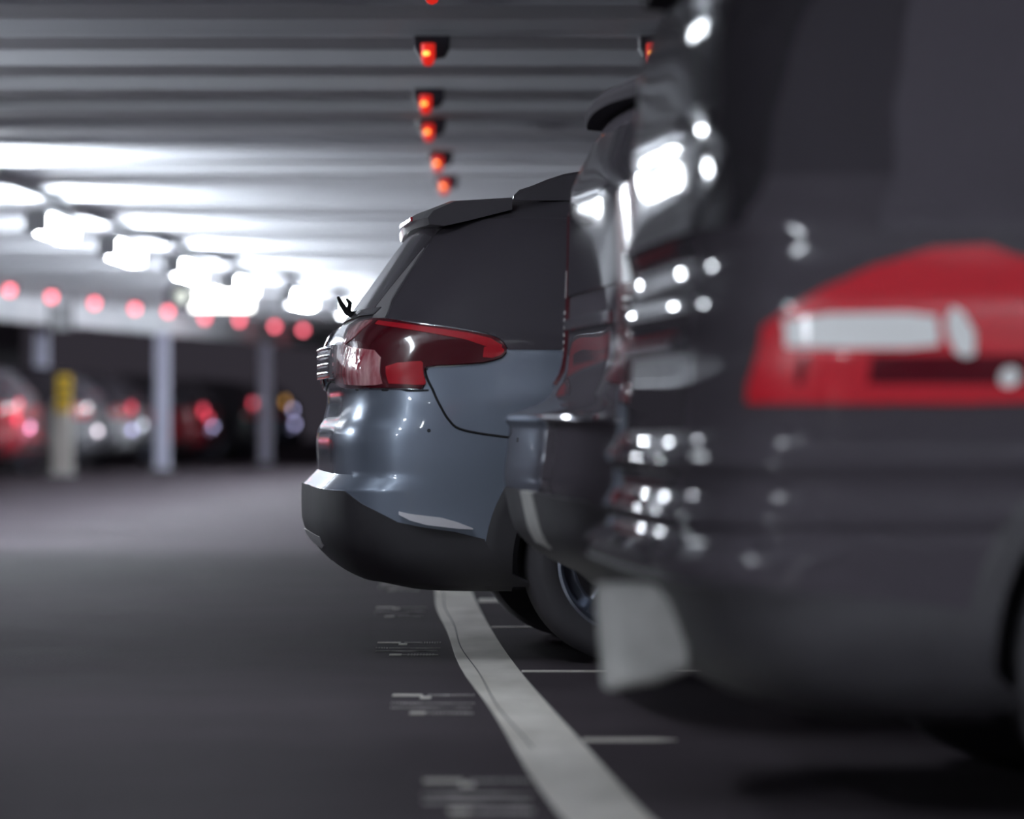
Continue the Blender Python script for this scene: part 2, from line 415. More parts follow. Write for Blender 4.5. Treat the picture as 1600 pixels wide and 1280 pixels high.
# ------------------------------------------------------------------ car builder
def car(P):
    """P: keys xr, xf, w, n, a by height; local x runs forward from the rear axle, the side seen by the camera is -y."""
    root = thing('car', P['label'], 'car', P['loc'], P['rz'], P.get('group'))
    lo = P.get('low', False)
    K = P['keys']
    def prm(z):
        return (interp(K['xr'], z), interp(K['a'], z), interp(K['w'], z), interp(K['n'], z))
    def surf(p, z):
        xr, a, w, n = prm(z); xm = xr + a
        if p >= pi / 2:
            x = xm + (p - pi / 2)
            xf = interp(K['xf'], z); af = .8
            if x > xf - af: 
                q = min(1.0, (x - (xf - af)) / af); return Vector((x, w * (1 - q**3.2)**(1 / 3.2), z))
            return Vector((x, w, z))
        c, s = max(cos(p), 0), max(sin(p), 0)
        r = (c**n + s**n)**(-1 / n)
        return Vector((xm - a * r * c, w * r * s, z))
    def p_of_x(x, z):
        xr, a, w, n = prm(z); xm = xr + a
        if x >= xm: return pi / 2 + (x - xm)
        q = min(.9999, (xm - x) / a)
        yy = (1 - q**n)**(1 / n)
        return math.atan2(yy, q)
    def p_of_y(y, z):
        xr, a, w, n = prm(z)
        q = min(.9999, y / w); xx = (1 - q**n)**(1 / n)
        return math.atan2(q, xx)
    def nrm(p, z):
        e = 1e-3
        d1 = surf(p + e, z) - surf(p - e, z) if p > e else surf(p + e, z) - surf(p, z)
        d2 = surf(p, z + e) - surf(p, z - e)
        n_ = d1.cross(d2)
        if n_.length < 1e-12: return Vector((0, 1, 0))
        n_.normalize()
        c = Vector((1.2, 0, z))
        if n_.dot(surf(p, z) - c) < 0: n_ = -n_
        return n_
    # ---- body shell
    zs = P['zs']
    NR, NS, NF = (14, 10, 8) if lo else (44, 30, 14)
    rows = []
    for z in zs:
        xr, a, w, n = prm(z); xf = interp(K['xf'], z); xm = xr + a; af = min(.8, max(.05, (xf - xm) * .45))
        dense = [surf(pi / 2 * k / 160, z) for k in range(161)]
        acc = [0]
        for k in range(160): acc.append(acc[-1] + (dense[k + 1] - dense[k]).length)
        pts = []; j = 0
        for i in range(NR):
            tgt = acc[-1] * i / NR
            while j < 159 and acc[j + 1] < tgt: j += 1
            f = (tgt - acc[j]) / max(1e-9, acc[j + 1] - acc[j]); pts.append(dense[j].lerp(dense[j + 1], f))
        for i in range(NS): pts.append(Vector((xm + (xf - af - xm) * i / NS, w, z)))
        for i in range(NF + 1):
            q = sin(pi / 2 * i / NF); yy = w * (max(0, 1 - q**3))**(1 / 3)
            pts.append(Vector((xf - af + af * q, yy if i < NF else 0, z)))
        pts[0].y = 0
        full = pts + [Vector((v.x, -v.y, v.z)) for v in pts[-2:0:-1]]
        rows.append(full)
    bm = bmesh.new(); vs = grid(bm, rows, closed_u=True)
    bm.faces.new(vs[0][::-1]); bm.faces.new(vs[-1])
    bmesh.ops.recalc_face_normals(bm, faces=bm.faces)
    for f in bm.faces:
        if f.calc_center_median().z > P.get('zroof', 9): f.material_index = 1
        if f.calc_center_median().z < .262: f.material_index = 2
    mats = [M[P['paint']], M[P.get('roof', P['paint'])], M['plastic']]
    for f in bm.faces: f.smooth = True
    for e in bm.edges:
        if len(e.link_faces) == 2 and e.calc_face_angle(0) > radians(38): e.smooth = False
    me = bpy.data.meshes.new('body'); bm.to_mesh(me); bm.free()
    for q in mats: me.materials.append(q)
    body = bpy.data.objects.new('body', me); COL.objects.link(body)
    RW = P['wheel_r']; AR = RW + .05
    AR += .006
    cb = bmesh.new()
    for x in (0, P['base']):
        for s in (-1, 1):
            r = bmesh.ops.create_cone(cb, cap_ends=True, segments=48, radius1=AR, radius2=AR, depth=.5)
            R_ = Matrix.Translation((x, s * .90, RW)) @ Matrix.Rotation(pi / 2, 4, 'X')
            for v in r['verts']: v.co = R_ @ v.co
    for f in cb.faces: f.material_index = 2; f.smooth = False
    cm = bpy.data.meshes.new('cutter'); cb.to_mesh(cm); cb.free()
    for q in mats: cm.materials.append(q)
    cut = bpy.data.objects.new('cutter', cm); COL.objects.link(cut)
    md = body.modifiers.new('arches', 'BOOLEAN'); md.object = cut; md.operation = 'DIFFERENCE'; md.solver = 'EXACT'
    try: md.material_mode = 'INDEX'
    except Exception: pass
    dg = bpy.context.evaluated_depsgraph_get(); dg.update()
    nm = bpy.data.meshes.new_from_object(body.evaluated_get(dg))
    body.modifiers.clear(); body.data = nm; nm.name = 'body'
    bpy.data.objects.remove(cut, do_unlink=True); bpy.data.meshes.remove(cm)
    body.parent = root

    # ---- patches laid on the shell: columns (p, zb, zt)
    def patch(name, cols, m, side=-1, off=.004, nv=8, parent=root, sub=3, label=None, both=False, smooth=35):
        C = []
        for i in range(len(cols) - 1):
            for k in range(sub):
                f = k / sub; C.append(tuple(cols[i][q] + (cols[i + 1][q] - cols[i][q]) * f for q in range(3)))
        C.append(cols[-1])
        bm = bmesh.new()
        rows_ = []
        for p, zb, zt in C:
            col = []
            for j in range(nv + 1):
                z = zb + (zt - zb) * j / nv
                pp = p(z) if callable(p) else p
                v = surf(max(pp, 0), z) + nrm(max(pp, 1e-3), z) * off
                col.append(Vector((v.x, v.y * side, v.z)))
            b0 = surf(max(p, 0), zb) - nrm(max(p, 1e-3), zb) * .004; t0 = surf(max(p, 0), zt) - nrm(max(p, 1e-3), zt) * .004
            rows_.append([Vector((b0.x, b0.y * side, b0.z))] + col + [Vector((t0.x, t0.y * side, t0.z))])
        for e, src in ((0, C[0]), (-1, C[-1])):
            p, zb, zt = src; back = []
            for j in range(nv + 3):
                jj = min(max(j - 1, 0), nv); z = zb + (zt - zb) * jj / nv
                v = surf(max(p, 0), z) - nrm(max(p, 1e-3), z) * .004; back.append(Vector((v.x, v.y * side, v.z)))
            if e == 0: rows_.insert(0, back)
            else: rows_.append(back)
        grid(bm, rows_)
        bmesh.ops.remove_doubles(bm, verts=bm.verts, dist=1e-5)
        bmesh.ops.recalc_face_normals(bm, faces=bm.faces)
        o = obj(name, bm, M[m], parent, smooth)
        if label: o['label'] = label
        return o
    def px_cols(lst, z_ref=None):
        """(x, zb, zt) side coordinates -> (p, zb, zt)"""
        return [(p_of_x(x, z_ref if z_ref else (zb + zt) / 2), zb, zt) for x, zb, zt in lst]
    def on_line(pts, off=.002):
        out = []
        for x, z in pts:
            p = p_of_x(x, z); v = surf(p, z) + nrm(p, z) * off; out.append(v)
        return out
    def seam(name, pts, r, m='seam', side=-1, off=.0005, seg=6, parent=root, flat=1.0):
        v = [Vector((q.x, q.y * side, q.z)) for q in on_line(pts, off)]
        bm = bmesh.new(); tube(bm, v, r, seg, flat=flat); bmesh.ops.recalc_face_normals(bm, faces=bm.faces)
        return obj(name, bm, M[m], parent, 60)
    H = dict(root=root, body=body, surf=surf, nrm=nrm, p_of_x=p_of_x, p_of_y=p_of_y, patch=patch, px_cols=px_cols, seam=seam, on_line=on_line, prm=prm)

    # ---- wheels
    def wheel(x, s):
        wd = .215; R = RW
        wy = s * (interp(K['w'], RW) - .015)
        bm = bmesh.new()
        rr = R * .70
        prof = [(rr, 0), (rr + .012, -.012), (rr + .05, -.020), (R - .035, -.016), (R - .012, .0), (R, .022), (R, wd - .022), (R - .012, wd), (rr, wd - .01), (rr - .02, wd * .5)]
        lathe(bm, prof, 32 if lo else 72, 'y'); bmesh.ops.recalc_face_normals(bm, faces=bm.faces)
        t = obj('tyre', bm, M['rubber'], root, 40)
        bm = bmesh.new()
        prof = [(rr + .002, .002), (rr + .004, -.006), (rr - .006, -.008), (rr - .014, .004), (rr - .022, .05), (rr - .03, .12), (.02, .13), (.02, .14), (rr - .02, .14), (rr - .004, .02)]
        lathe(bm, prof, 32 if lo else 72, 'y')
        ns = 5
        for k in range(ns):
            for dd in ((-.12, .12) if not lo else (0,)):
                ang = 2 * pi * k / ns + P.get('spoke', .3) + dd
                ca, sa = cos(ang), sin(ang)
                w0, w1 = .018, .013
                st = []
                for q in range(7):
                    f = q / 6; rad = .04 + (rr - .05) * f; ww = w0 + (w1 - w0) * f; dep = .018 + .022 * (1 - f)**1.5 * -1 + .02
                    st.append([(rad * ca - ww * sa, dep - .0, rad * sa + ww * ca), (rad * ca + ww * sa, dep, rad * sa - ww * ca), (rad * ca + ww * .6 * sa, dep + .03, rad * sa - ww * .6 * ca), (rad * ca - ww * .6 * sa, dep + .03, rad * sa + ww * .6 * ca)])
                vv = grid(bm, st, closed_u=True); bm.faces.new(vv[0]); bm.faces.new(vv[-1][::-1])
        lathe(bm, [(.001, -.002), (.035, 0), (.062, .008), (.065, .05), (.001, .05)], 24, 'y', closed=False)
        bmesh.ops.recalc_face_normals(bm, faces=bm.faces)
        rm = obj('rim', bm, M['alloy'], t, 35)
        if not lo:
            bm = bmesh.new(); lathe(bm, [(.04, .09), (rr * .72, .09), (rr * .72, .105), (.04, .105)], 40, 'y'); bmesh.ops.recalc_face_normals(bm, faces=bm.faces)
            obj('brake_disc', bm, M['chrome'], t, 40)
        t.location = (x, wy, R)
        if s > 0: t.rotation_euler = (0, 0, pi)
        return t
    for x in (0, P['base']):
        for s in (-1, 1): wheel(x, s)
    return H

# ------------------------------------------------------------------ silver car
def lin(a, b, n): return [a + (b - a) * i / n for i in range(n)]
ZS = (lin(.235, .30, 5) + lin(.30, .56, 14) + [.56, .566, .570, .573, .576, .580, .586, .594] + lin(.604, 1.10, 34) + lin(1.10, 1.46, 24)
      + [1.46, 1.475, 1.49, 1.505, 1.52, 1.535, 1.55, 1.565, 1.578, 1.59, 1.60, 1.607, 1.612])
SK = dict(
    xr=[(.235, -.70), (.262, -.82), (.30, -.90), (.345, -.945), (.40, -.985), (.46, -1.0), (.566, -1.0), (.573, -.995), (.576, -.950), (.62, -.945), (.72, -.948), (.80, -.930), (.88, -.918),
        (.96, -.930), (1.04, -.925), (1.10, -.900), (1.145, -.855), (1.2, -.815), (1.3, -.742), (1.4, -.672), (1.46, -.62), (1.49, -.57), (1.52, -.50), (1.55, -.36), (1.58, -.16), (1.60, .10), (1.612, .45)],
    w=[(.235, .78), (.28, .86), (.36, .895), (.50, .90), (.70, .905), (.85, .905), (.95, .895), (1.05, .885), (1.12, .865), (1.2, .835), (1.3, .785), (1.4, .725), (1.46, .68), (1.5, .64), (1.54, .585), (1.58, .47), (1.6, .36), (1.612, .22)],
    a=[(.235, .55), (1.0, .55), (1.4, .6), (1.612, .5)],
    n=[(.235, 5.0), (.60, 6.6), (.88, 6.4), (1.05, 5.0), (1.3, 4.2), (1.5, 3.4), (1.612, 2.6)],
    xf=[(.235, 3.25), (.30, 3.45), (.40, 3.56), (.60, 3.58), (.75, 3.54), (.86, 3.42), (.93, 3.15), (.98, 2.70), (1.02, 2.25), (1.06, 2.02), (1.2, 1.78), (1.35, 1.48), (1.46, 1.22), (1.52, 1.05), (1.57, .92), (1.612, .80)])
TH = radians(6)
SL = (.292, 12.995, 0)
SP = dict(label='silver-blue estate car in sharp focus with a long pointed red tail light', loc=SL, rz=TH, keys=SK, zs=ZS,
          paint='silver', roof='black_gloss', zroof=1.135, wheel_r=.333, base=2.67, spoke=.42)
SK['xr'] = [(.235, -.70), (.262, -.82), (.30, -.90), (.345, -.945), (.40, -.985), (.46, -1.0), (.566, -1.0), (.576, -.99), (.60, -.966), (.618, -.948), (.66, -.950), (.72, -.952), (.765, -.945), (.80, -.925), (.88, -.912),
        (.96, -.930), (1.04, -.925), (1.10, -.900), (1.145, -.855), (1.2, -.815), (1.3, -.742), (1.4, -.672), (1.46, -.62), (1.49, -.57), (1.52, -.50), (1.55, -.36), (1.58, -.16), (1.60, .10), (1.612, .45)]
H = car(SP)
root = H['root']; patch = H['patch']; seam = H['seam']; surf = H['surf']; pox = H['p_of_x']; poy = H['p_of_y']; nrm = H['nrm']

def strip(H, name, rows, m, side=-1, off=.004, nu=10, parent=None, smooth=35, sub=4):
    """patch given by rows (z, p0, p1)"""
    R_ = []
    for i in range(len(rows) - 1):
        for k in range(sub):
            f = k / sub; R_.append(tuple(rows[i][q] + (rows[i + 1][q] - rows[i][q]) * f for q in range(3)))
    R_.append(rows[-1])
    sf, nm_ = H['surf'], H['nrm']
    def P(p, z, o):
        v = sf(max(p, 0), z) + nm_(max(p, 1e-3), z) * o; return Vector((v.x, v.y * side, v.z))
    out = []
    for z, a, b in R_:
        out.append([P(a, z, -.004)] + [P(a + (b - a) * k / nu, z, off) for k in range(nu + 1)] + [P(b, z, -.004)])
    for e, (z, a, b) in ((0, R_[0]), (-1, R_[-1])):
        back = [P(a + (b - a) * min(max(k - 1, 0), nu) / nu, z, -.004) for k in range(nu + 3)]
        if e == 0: out.insert(0, back)
        else: out.append(back)
    bm = bmesh.new(); grid(bm, out)
    bmesh.ops.remove_doubles(bm, verts=bm.verts, dist=1e-5); bmesh.ops.recalc_face_normals(bm, faces=bm.faces)
    return obj(name, bm, M[m], parent or H['root'], smooth)

def rear_panel(H, name, z0, z1, yw, m, off=.005, nz=10, taper=0.0, parent=None):
    """panel across the rear face, y from -yw to yw"""
    sf, nm_, poy_ = H['surf'], H['nrm'], H['p_of_y']
    out = []
    N = 24
    for j in range(nz + 1):
        z = z0 + (z1 - z0) * j / nz; ww = yw * (1 - taper * j / nz); r = []
        for i in range(-N, N + 1):
            yy = abs(i) / N * ww; p = poy_(yy, z); v = sf(p, z)
            n_ = nm_(max(p, 2e-3), z); n_.y *= (0 if i == 0 else 1)
            v = v + n_ * off; r.append(Vector((v.x, v.y * (1 if i >= 0 else -1), v.z)))
        out.append(r)
    bm = bmesh.new(); grid(bm, out)
    g = bmesh.ops.extrude_face_region(bm, geom=list(bm.faces))
    for v in [q for q in g['geom'] if isinstance(q, bmesh.types.BMVert)]: v.co.x += off + .004
    bmesh.ops.recalc_face_normals(bm, faces=bm.faces)
    return obj(name, bm, M[m], parent or H['root'], 35)

def arch_trim(H, m, xw, zw, r0, r1, a0, a1, side, off=.006):
    out = []
    N = 40
    for k in range(N + 1):
        a = a0 + (a1 - a0) * k / N; row = []
        for j in range(7):
            r = r0 + (r1 - r0) * j / 6; x = xw + r * cos(a); z = max(zw + r * sin(a), .245)
            p = H['p_of_x'](x, z); v = H['surf'](p, z) + H['nrm'](p, z) * (off if 0 < j < 6 else -.004 if j == 6 else -.03)
            if j in (1,): pass
            row.append(Vector((v.x, v.y * side, v.z)))
        out.append(row)
    bm = bmesh.new(); grid(bm, out); bmesh.ops.recalc_face_normals(bm, faces=bm.faces)
    return obj('wheel_arch_trim', bm, M[m], H['root'], 40)

def spoiler(H, xr, xf, z0, z1, th, yw, m, curve=.02, name='roof_spoiler', zf=None):
    out = []; N = 24
    zf = zf or z1
    for i in range(-N, N + 1):
        f = i / N; yy = f * yw; dx = curve * f * f; tp = th * (1 - .12 * abs(f)**6); zz = z0 - .012 * f * f
        sec = [(xr + dx, zz - tp * .55), (xr - .006 + dx, zz - tp * .1), (xr + dx + .012, zz + tp * .35), (xr + (xf - xr) * .35, zz + tp * .45 + (zf - z0) * .45), (xf, zf - .01 * f * f),
               (xf, zf - .05), (xr + (xf - xr) * .5, zz - tp * .3), (xr + .05 + dx, zz - tp * .65)]
        k = 1.0 if abs(i) < N else .97
        out.append([Vector((a, yy, zz + (b - zz) * k)) for a, b in sec])
    bm = bmesh.new(); vs = grid(bm, out, closed_u=True); bm.faces.new(vs[0]); bm.faces.new(vs[-1][::-1])
    bmesh.ops.recalc_face_normals(bm, faces=bm.faces)
    return obj(name, bm, M[m], H['root'], 30)

def rail(H, pts, y, m, zlow=1.5, th=.03):
    bm = bmesh.new(); out = []
    for x, z in pts:
        out.append([(x, y - th / 2, zlow), (x, y - th / 2, z - .008), (x, y - th / 4, z), (x, y + th / 4, z), (x, y + th / 2, z - .008), (x, y + th / 2, zlow)])
    vs = grid(bm, out, closed_u=True); bm.faces.new(vs[0]); bm.faces.new(vs[-1][::-1]); bmesh.ops.recalc_face_normals(bm, faces=bm.faces)
    return obj('roof_rail', bm, M[m], H['root'], 40)

def mirror_part(H, x, z, yw, m):
    for s in (-1, 1):
        bm = bmesh.new(); bmesh.ops.create_uvsphere(bm, u_segments=18, v_segments=12, radius=1)
        for v in bm.verts:
            v.co = Vector((v.co.x * .06 * (1.3 if v.co.x > 0 else .35), v.co.y * .11, v.co.z * .075))
        o = obj('door_mirror', bm, M[m], H['root'], 50, loc=(x, s * (yw + .10), z))
        bm = bmesh.new(); box(bm, -.02, .02, -.06, .06, -.05, -.02, .005); obj('mirror_stalk', bm, M['plastic'], o, 40, loc=(0.01, -s * .1, 0))

def number_plate(H, x, z, m='plate_grey', w=.52, h=.11):
    bm = bmesh.new(); box(bm, x - .004, x + .03, -w / 2, w / 2, z - h / 2, z + h / 2, .003)
    return obj('number_plate', bm, M[m], H['root'])

def front_end(H, z_l, z_g, xf):
    """head lamps and grille on the front face"""
    sf = H['surf']
    for s in (-1, 1):
        o = patch_front(H, 'headlight', z_l - .06, z_l + .05, .35, .80, 'clear_lens', s)
    patch_front(H, 'grille', z_g - .12, z_g + .08, .0, .55, 'plastic', 0)

def patch_front(H, name, z0, z1, ya, yb, m, s):
    xf = lambda z: interp(H['K_xf'], z)
    out = []
    N = 12
    rng = [i / N for i in range(N + 1)]
    for j in range(7):
        z = z0 + (z1 - z0) * j / 6; w = interp(H['K_w'], z); r = []
        ysx = [ya + (yb - ya) * f for f in rng] if s else [-yb + 2 * yb * f for f in rng]
        for yy in ysx:
            q = (1 - min(.999, abs(yy) / w)**3.2)**(1 / 3.2)
            r.append(Vector((xf(z) - .8 + .8 * q + .006, yy * (s if s else 1), z)))
        out.append(r)
    bm = bmesh.new(); grid(bm, out)
    g = bmesh.ops.extrude_face_region(bm, geom=list(bm.faces))
    for v in [q for q in g['geom'] if isinstance(q, bmesh.types.BMVert)]: v.co.x -= .02
    bmesh.ops.recalc_face_normals(bm, faces=bm.faces)
    return obj(name, bm, M[m], H['root'], 40)

def doors(H, side, zb, zt, xs, bx):
    """shut lines and handles on the flank"""
    for x in xs:
        H['seam']('door_seam', [(x, zb + (zt - zb) * k / 10) for k in range(11)], .003, side=side, flat=1)
    for x in bx:
        v = H['surf'](H['p_of_x'](x, zt - .12), zt - .12)
        bm = bmesh.new(); box(bm, x - .1, x + .1, -.012, .03, -.014, .014, .008)
        for q in bm.verts: q.co.y = q.co.y if side > 0 else -q.co.y
        bmesh.ops.recalc_face_normals(bm, faces=bm.faces)
        obj('door_handle', bm, M['chrome'], H['root'], 40, loc=(0, side * (v.y), zt - .12))

def finish(H, K):
    H['K_xf'] = K['xf']; H['K_w'] = K['w']

finish(H, SK)
# tail lights, both sides
LIGHT = [(0.374, 0.9511, 1.0364), (0.387, 0.9221, 1.0856), (0.491, 0.9123, 1.1098), (0.603, 0.9072, 1.122), (0.736, 0.9044, 1.1254), (0.842, 0.902, 1.1205), (0.943, 0.9007, 1.1107),
         (1.006, 0.8996, 1.1051), (1.046, 0.8996, 1.1018), (1.064, 0.9142, 1.1007), (1.083, 0.9682, 1.0997), (1.14, 0.9744, 1.0955), (1.226, 0.9766, 1.0871), (1.316, 0.9808, 1.0788),
         (1.392, 0.985, 1.0705), (1.452, 0.9934, 1.0602), (1.493, 1.0018, 1.0456), (1.517, 1.0164, 1.0289)]
for s in (-1, 1):
    tl = patch('tail_light', LIGHT, 'tail_dark', side=s, off=.010, nv=14)
    patch('glint_lens', [(0.412, 0.9615, 1.027), (0.524, 0.926, 1.0437), (0.641, 0.9183, 1.0433), (0.733, 0.9133, 1.0309), (0.797, 0.9107, 1.0258), (0.85, 0.9104, 1.021), (0.884, 0.9144, 0.9978)],
          'tail_glint', side=s, off=.0125, nv=10, parent=tl, label='faceted pink-red lens with its reflections painted in')
    patch('brake_lens', [(0.91, 0.9144, 0.9685), (0.959, 0.9122, 0.9808), (1.018, 0.91, 0.9849), (1.063, 0.91, 0.9869), (1.073, 0.9183, 0.9807)], 'tail_red', side=s, off=.0125, parent=tl, label='bright red square lens')
    patch('light_bar', [(0.793, 1.104, 1.1146), (0.938, 1.090, 1.1043), (1.1, 1.074, 1.0913), (1.276, 1.056, 1.0767), (1.412, 1.032, 1.0601), (1.486, 1.0122, 1.0393)], 'tail_red', side=s, off=.0125, parent=tl, label='bright red bar along the top edge')
    patch('end_lens', [(1.383, 1.000, 1.0332), (1.438, 0.9976, 1.0372), (1.483, 1.0059, 1.033), (1.503, 1.0164, 1.0247)], 'tail_red', side=s, off=.0125, parent=tl)
    patch('upper_lens', [(0.601, 1.0426, 1.0879), (0.636, 1.0452, 1.1089), (0.696, 1.0617, 1.1178), (0.75, 1.108, 1.1175)], 'tail_glint', side=s, off=.0125, parent=tl)
    # bright rim that outlines the lens
    rim_pts = []
    for p, zb, zt in LIGHT: rim_pts.append((p, zt + .003))
    for p, zb, zt in LIGHT[::-1]: rim_pts.append((p, zb - .003))
    bm = bmesh.new()
    v3 = [surf(p, z) + nrm(p, z) * .003 for p, z in rim_pts]; v3.append(v3[0])
    tube(bm, [Vector((v.x, v.y * s, v.z)) for v in v3], .0035, 6, cap=False); bmesh.ops.recalc_face_normals(bm, faces=bm.faces)
    obj('lens_rim', bm, M['chrome'], tl, 60)
    # shut lines
    def pz(name, L, r, m='seam', off=0.0):
        bm = bmesh.new(); tube(bm, [Vector((v.x, v.y * s, v.z)) for v in [surf(p, z) + nrm(p, z) * off for p, z in L]], r, 6)
        bmesh.ops.recalc_face_normals(bm, faces=bm.faces); return obj(name, bm, M[m], root, 60)
    L0 = [(1.0936, 0.9682), (1.0838, 0.9516), (1.085, 0.9308), (1.0997, 0.883), (1.1459, 0.8311), (1.1955, 0.7958), (1.2751, 0.7689), (1.3897, 0.7543), (1.5253, 0.7439), (1.616, 0.7376), (1.78, .730)]
    LL = []
    for i in range(len(L0) - 1):
        for k in range(4): LL.append((interp([(a, b) for a, b in enumerate([q[0] for q in L0])], i + k / 4), interp([(a, b) for a, b in enumerate([q[1] for q in L0])], i + k / 4)))
    LL.append(L0[-1])
    pz('bumper_seam', LL, .0045)
    pz('bumper_seam', [(.02, .93), (0.2379, 0.925), (.38, .914), (0.5176, 0.903), (0.7247, 0.896), (0.8749, 0.8935), (0.9934, 0.8915), (1.075, 0.8935)], .0035)
    # cladding
    patch('lower_cladding', [(0.0, .30, .569), (.2, .295, .568), (0.271, 0.290, 0.568), (0.407, 0.2704, 0.568), (.6, .27, .568), (0.819, 0.268, 0.5663), (0.902, 0.266, 0.524), (0.973, 0.264, 0.4972), (1.056, 0.262, 0.4661), (1.156, 0.2602, 0.4513),
                            (1.263, 0.2587, 0.4407), (1.34, 0.257, 0.4344), (1.50, .257, .41)], 'plastic', side=s, off=.006, nv=10)
    arch_trim(H, 'plastic', 0, .333, .366, .487, radians(-12), radians(192), s)
    arch_trim(H, 'plastic', 2.67, .333, .366, .45, radians(-12), radians(192), s)
    patch('sill_cladding', [(pox(.44, .3), .245, .40), (pox(1.2, .3), .245, .38), (pox(2.25, .3), .245, .40)], 'plastic', side=s, off=.007, nv=5, sub=8)
    bl = patch('crease_glint', [(1.059, 0.4911, 0.5013), (1.111, 0.4723, 0.4931), (1.19, 0.4577, 0.4868), (1.275, 0.4513, 0.4804), (1.363, 0.445, 0.4657), (1.446, 0.4427, 0.4469)], 'glint', side=s, off=.012, nv=5, label='pale strip standing in for a glint low on the bumper side')
    for v in bl.data.vertices:                       # the strip standing for a crease glint leans outwards at its foot
        mid = .4965 - (v.co.x + .72) * .17
        v.co.y += s * max(0.0, min(.022, (mid - v.co.z) * .5 + .006))
    patch('reflector', [(.0, .365, .41), (.25, .365, .41), (.50, .38, .41)], 'trim_grey', side=s, off=.010, nv=3)
    # side glass
    G = [(1.026, 1.53, pox(1.95, 1.03)), (1.040, 1.50, pox(1.93, 1.04)), (1.060, 1.475, pox(1.90, 1.06)), (1.079, 1.376, pox(1.87, 1.08)), (1.098, 1.155, pox(1.83, 1.1)), (1.112, .98, pox(1.80, 1.11)), (1.128, .80, pox(1.76, 1.13)),
         (1.190, .754, pox(1.66, 1.19)), (1.277, .7175, pox(1.50, 1.277)), (1.369, .699, pox(1.32, 1.37)), (1.43, .675, pox(1.18, 1.43)), (1.462, .68, pox(1.08, 1.46))]
    strip(H, 'side_window', G, 'glass', s, .004, 24)
    strip(H, 'pillar_trim', [(1.130, .705, .790), (1.1947, .605, .728), (1.2776, .545, .695), (1.3656, .53, .675), (1.4578, .46, .62)], 'trim_grey', s, .004, 6)
    # fuel seam, door seams and handles
    doors(H, s, .36, 1.0, (.62, 1.62), (.80, 1.78))
    rail(H, [(-.35, 1.545), (-.33, 1.565), (-.29, 1.578), (-.237, 1.600), (-.18, 1.619), (-.12, 1.629), (0, 1.636), (.3, 1.642), (.7, 1.642), (1.0, 1.628), (1.15, 1.60), (1.25, 1.56)], s * .575, 'black_gloss', 1.53)
mirror_part(H, 1.72, 1.08, .86, 'silver')
rear_panel(H, 'rear_window', 1.165, 1.44, .60, 'glass', .006, taper=.13)
rear_panel(H, 'window_frame', 1.14, 1.165, .66, 'black_gloss', .008, 3)
g = rear_panel(H, 'rear_garnish', .945, 1.045, .40, 'chrome', .026, 6); g['label'] = 'chrome garnish across the tailgate'
for zz in (.955, .985, 1.015, 1.04):
    bm = bmesh.new(); tube(bm, [(-.958 + .02 * (k / 8)**4, k / 8 * .40, zz) for k in range(-8, 9)], .008, 8); bmesh.ops.recalc_face_normals(bm, faces=bm.faces); obj('garnish_rib', bm, M['chrome'], g, 60)
spoiler(H, -.655, -.36, 1.485, 1.56, .058, .635, 'black_gloss', .02, zf=1.547)
bm = bmesh.new(); box(bm, -.004, .004, -.25, .25, -.008, .008, .002); obj('brake_light', bm, M['tail_red'], root, loc=(-.665, 0, 1.483))
bm = bmesh.new(); tube(bm, [(-.845, -.02, 1.160), (-.872, -.02, 1.172), (-.890, -.04, 1.196), (-.905, -.06, 1.222)], [.012, .012, .009, .005], 8)
tube(bm, [(-.868, -.02, 1.172), (-.862, -.05, 1.200), (-.878, -.12, 1.212)], [.010, .008, .005], 8)
tube(bm, [(-.83, -.02, 1.145), (-.85, -.02, 1.168)], [.020, .018], 10); bmesh.ops.recalc_face_normals(bm, faces=bm.faces)
obj('rear_wiper', bm, M['seam'], root, 50)
for p, z in ((1.1231, 0.7627),):
    for s in (-1, 1):
        v = surf(p, z); bm = bmesh.new(); lathe(bm, [(.001, -.001), (.0055, -.001), (.006, 0), (.006, .01), (.001, .01)], 20, 'y', closed=False); bmesh.ops.recalc_face_normals(bm, faces=bm.faces)
        o = obj('parking_sensor', bm, M['seam'], root, 40, loc=(v.x, s * v.y, v.z)); o.rotation_euler = (0, 0, 0 if s < 0 else pi)
front_end(H, .80, .62, 3.5)
bm = bmesh.new()
out = []
for k in range(13):
    yy = -.66 + 1.32 * k / 12; f = abs(yy) / .66
    out.append([(2.00 - .10 * f * f, yy, 1.075), (1.50 - .08 * f * f, yy * .86, 1.365), (1.26 - .08 * f * f, yy * .80, 1.47)])
# windscreen sits on the front slope
grid(bm, [[(a + .012, b, c + .012) for a, b, c in r] for r in out]); g_ = bmesh.ops.extrude_face_region(bm, geom=list(bm.faces))
for v in [q for q in g_['geom'] if isinstance(q, bmesh.types.BMVert)]: v.co -= Vector((.012, 0, .018))
bmesh.ops.recalc_face_normals(bm, faces=bm.faces); obj('windscreen', bm, M['glass'], root, 40)

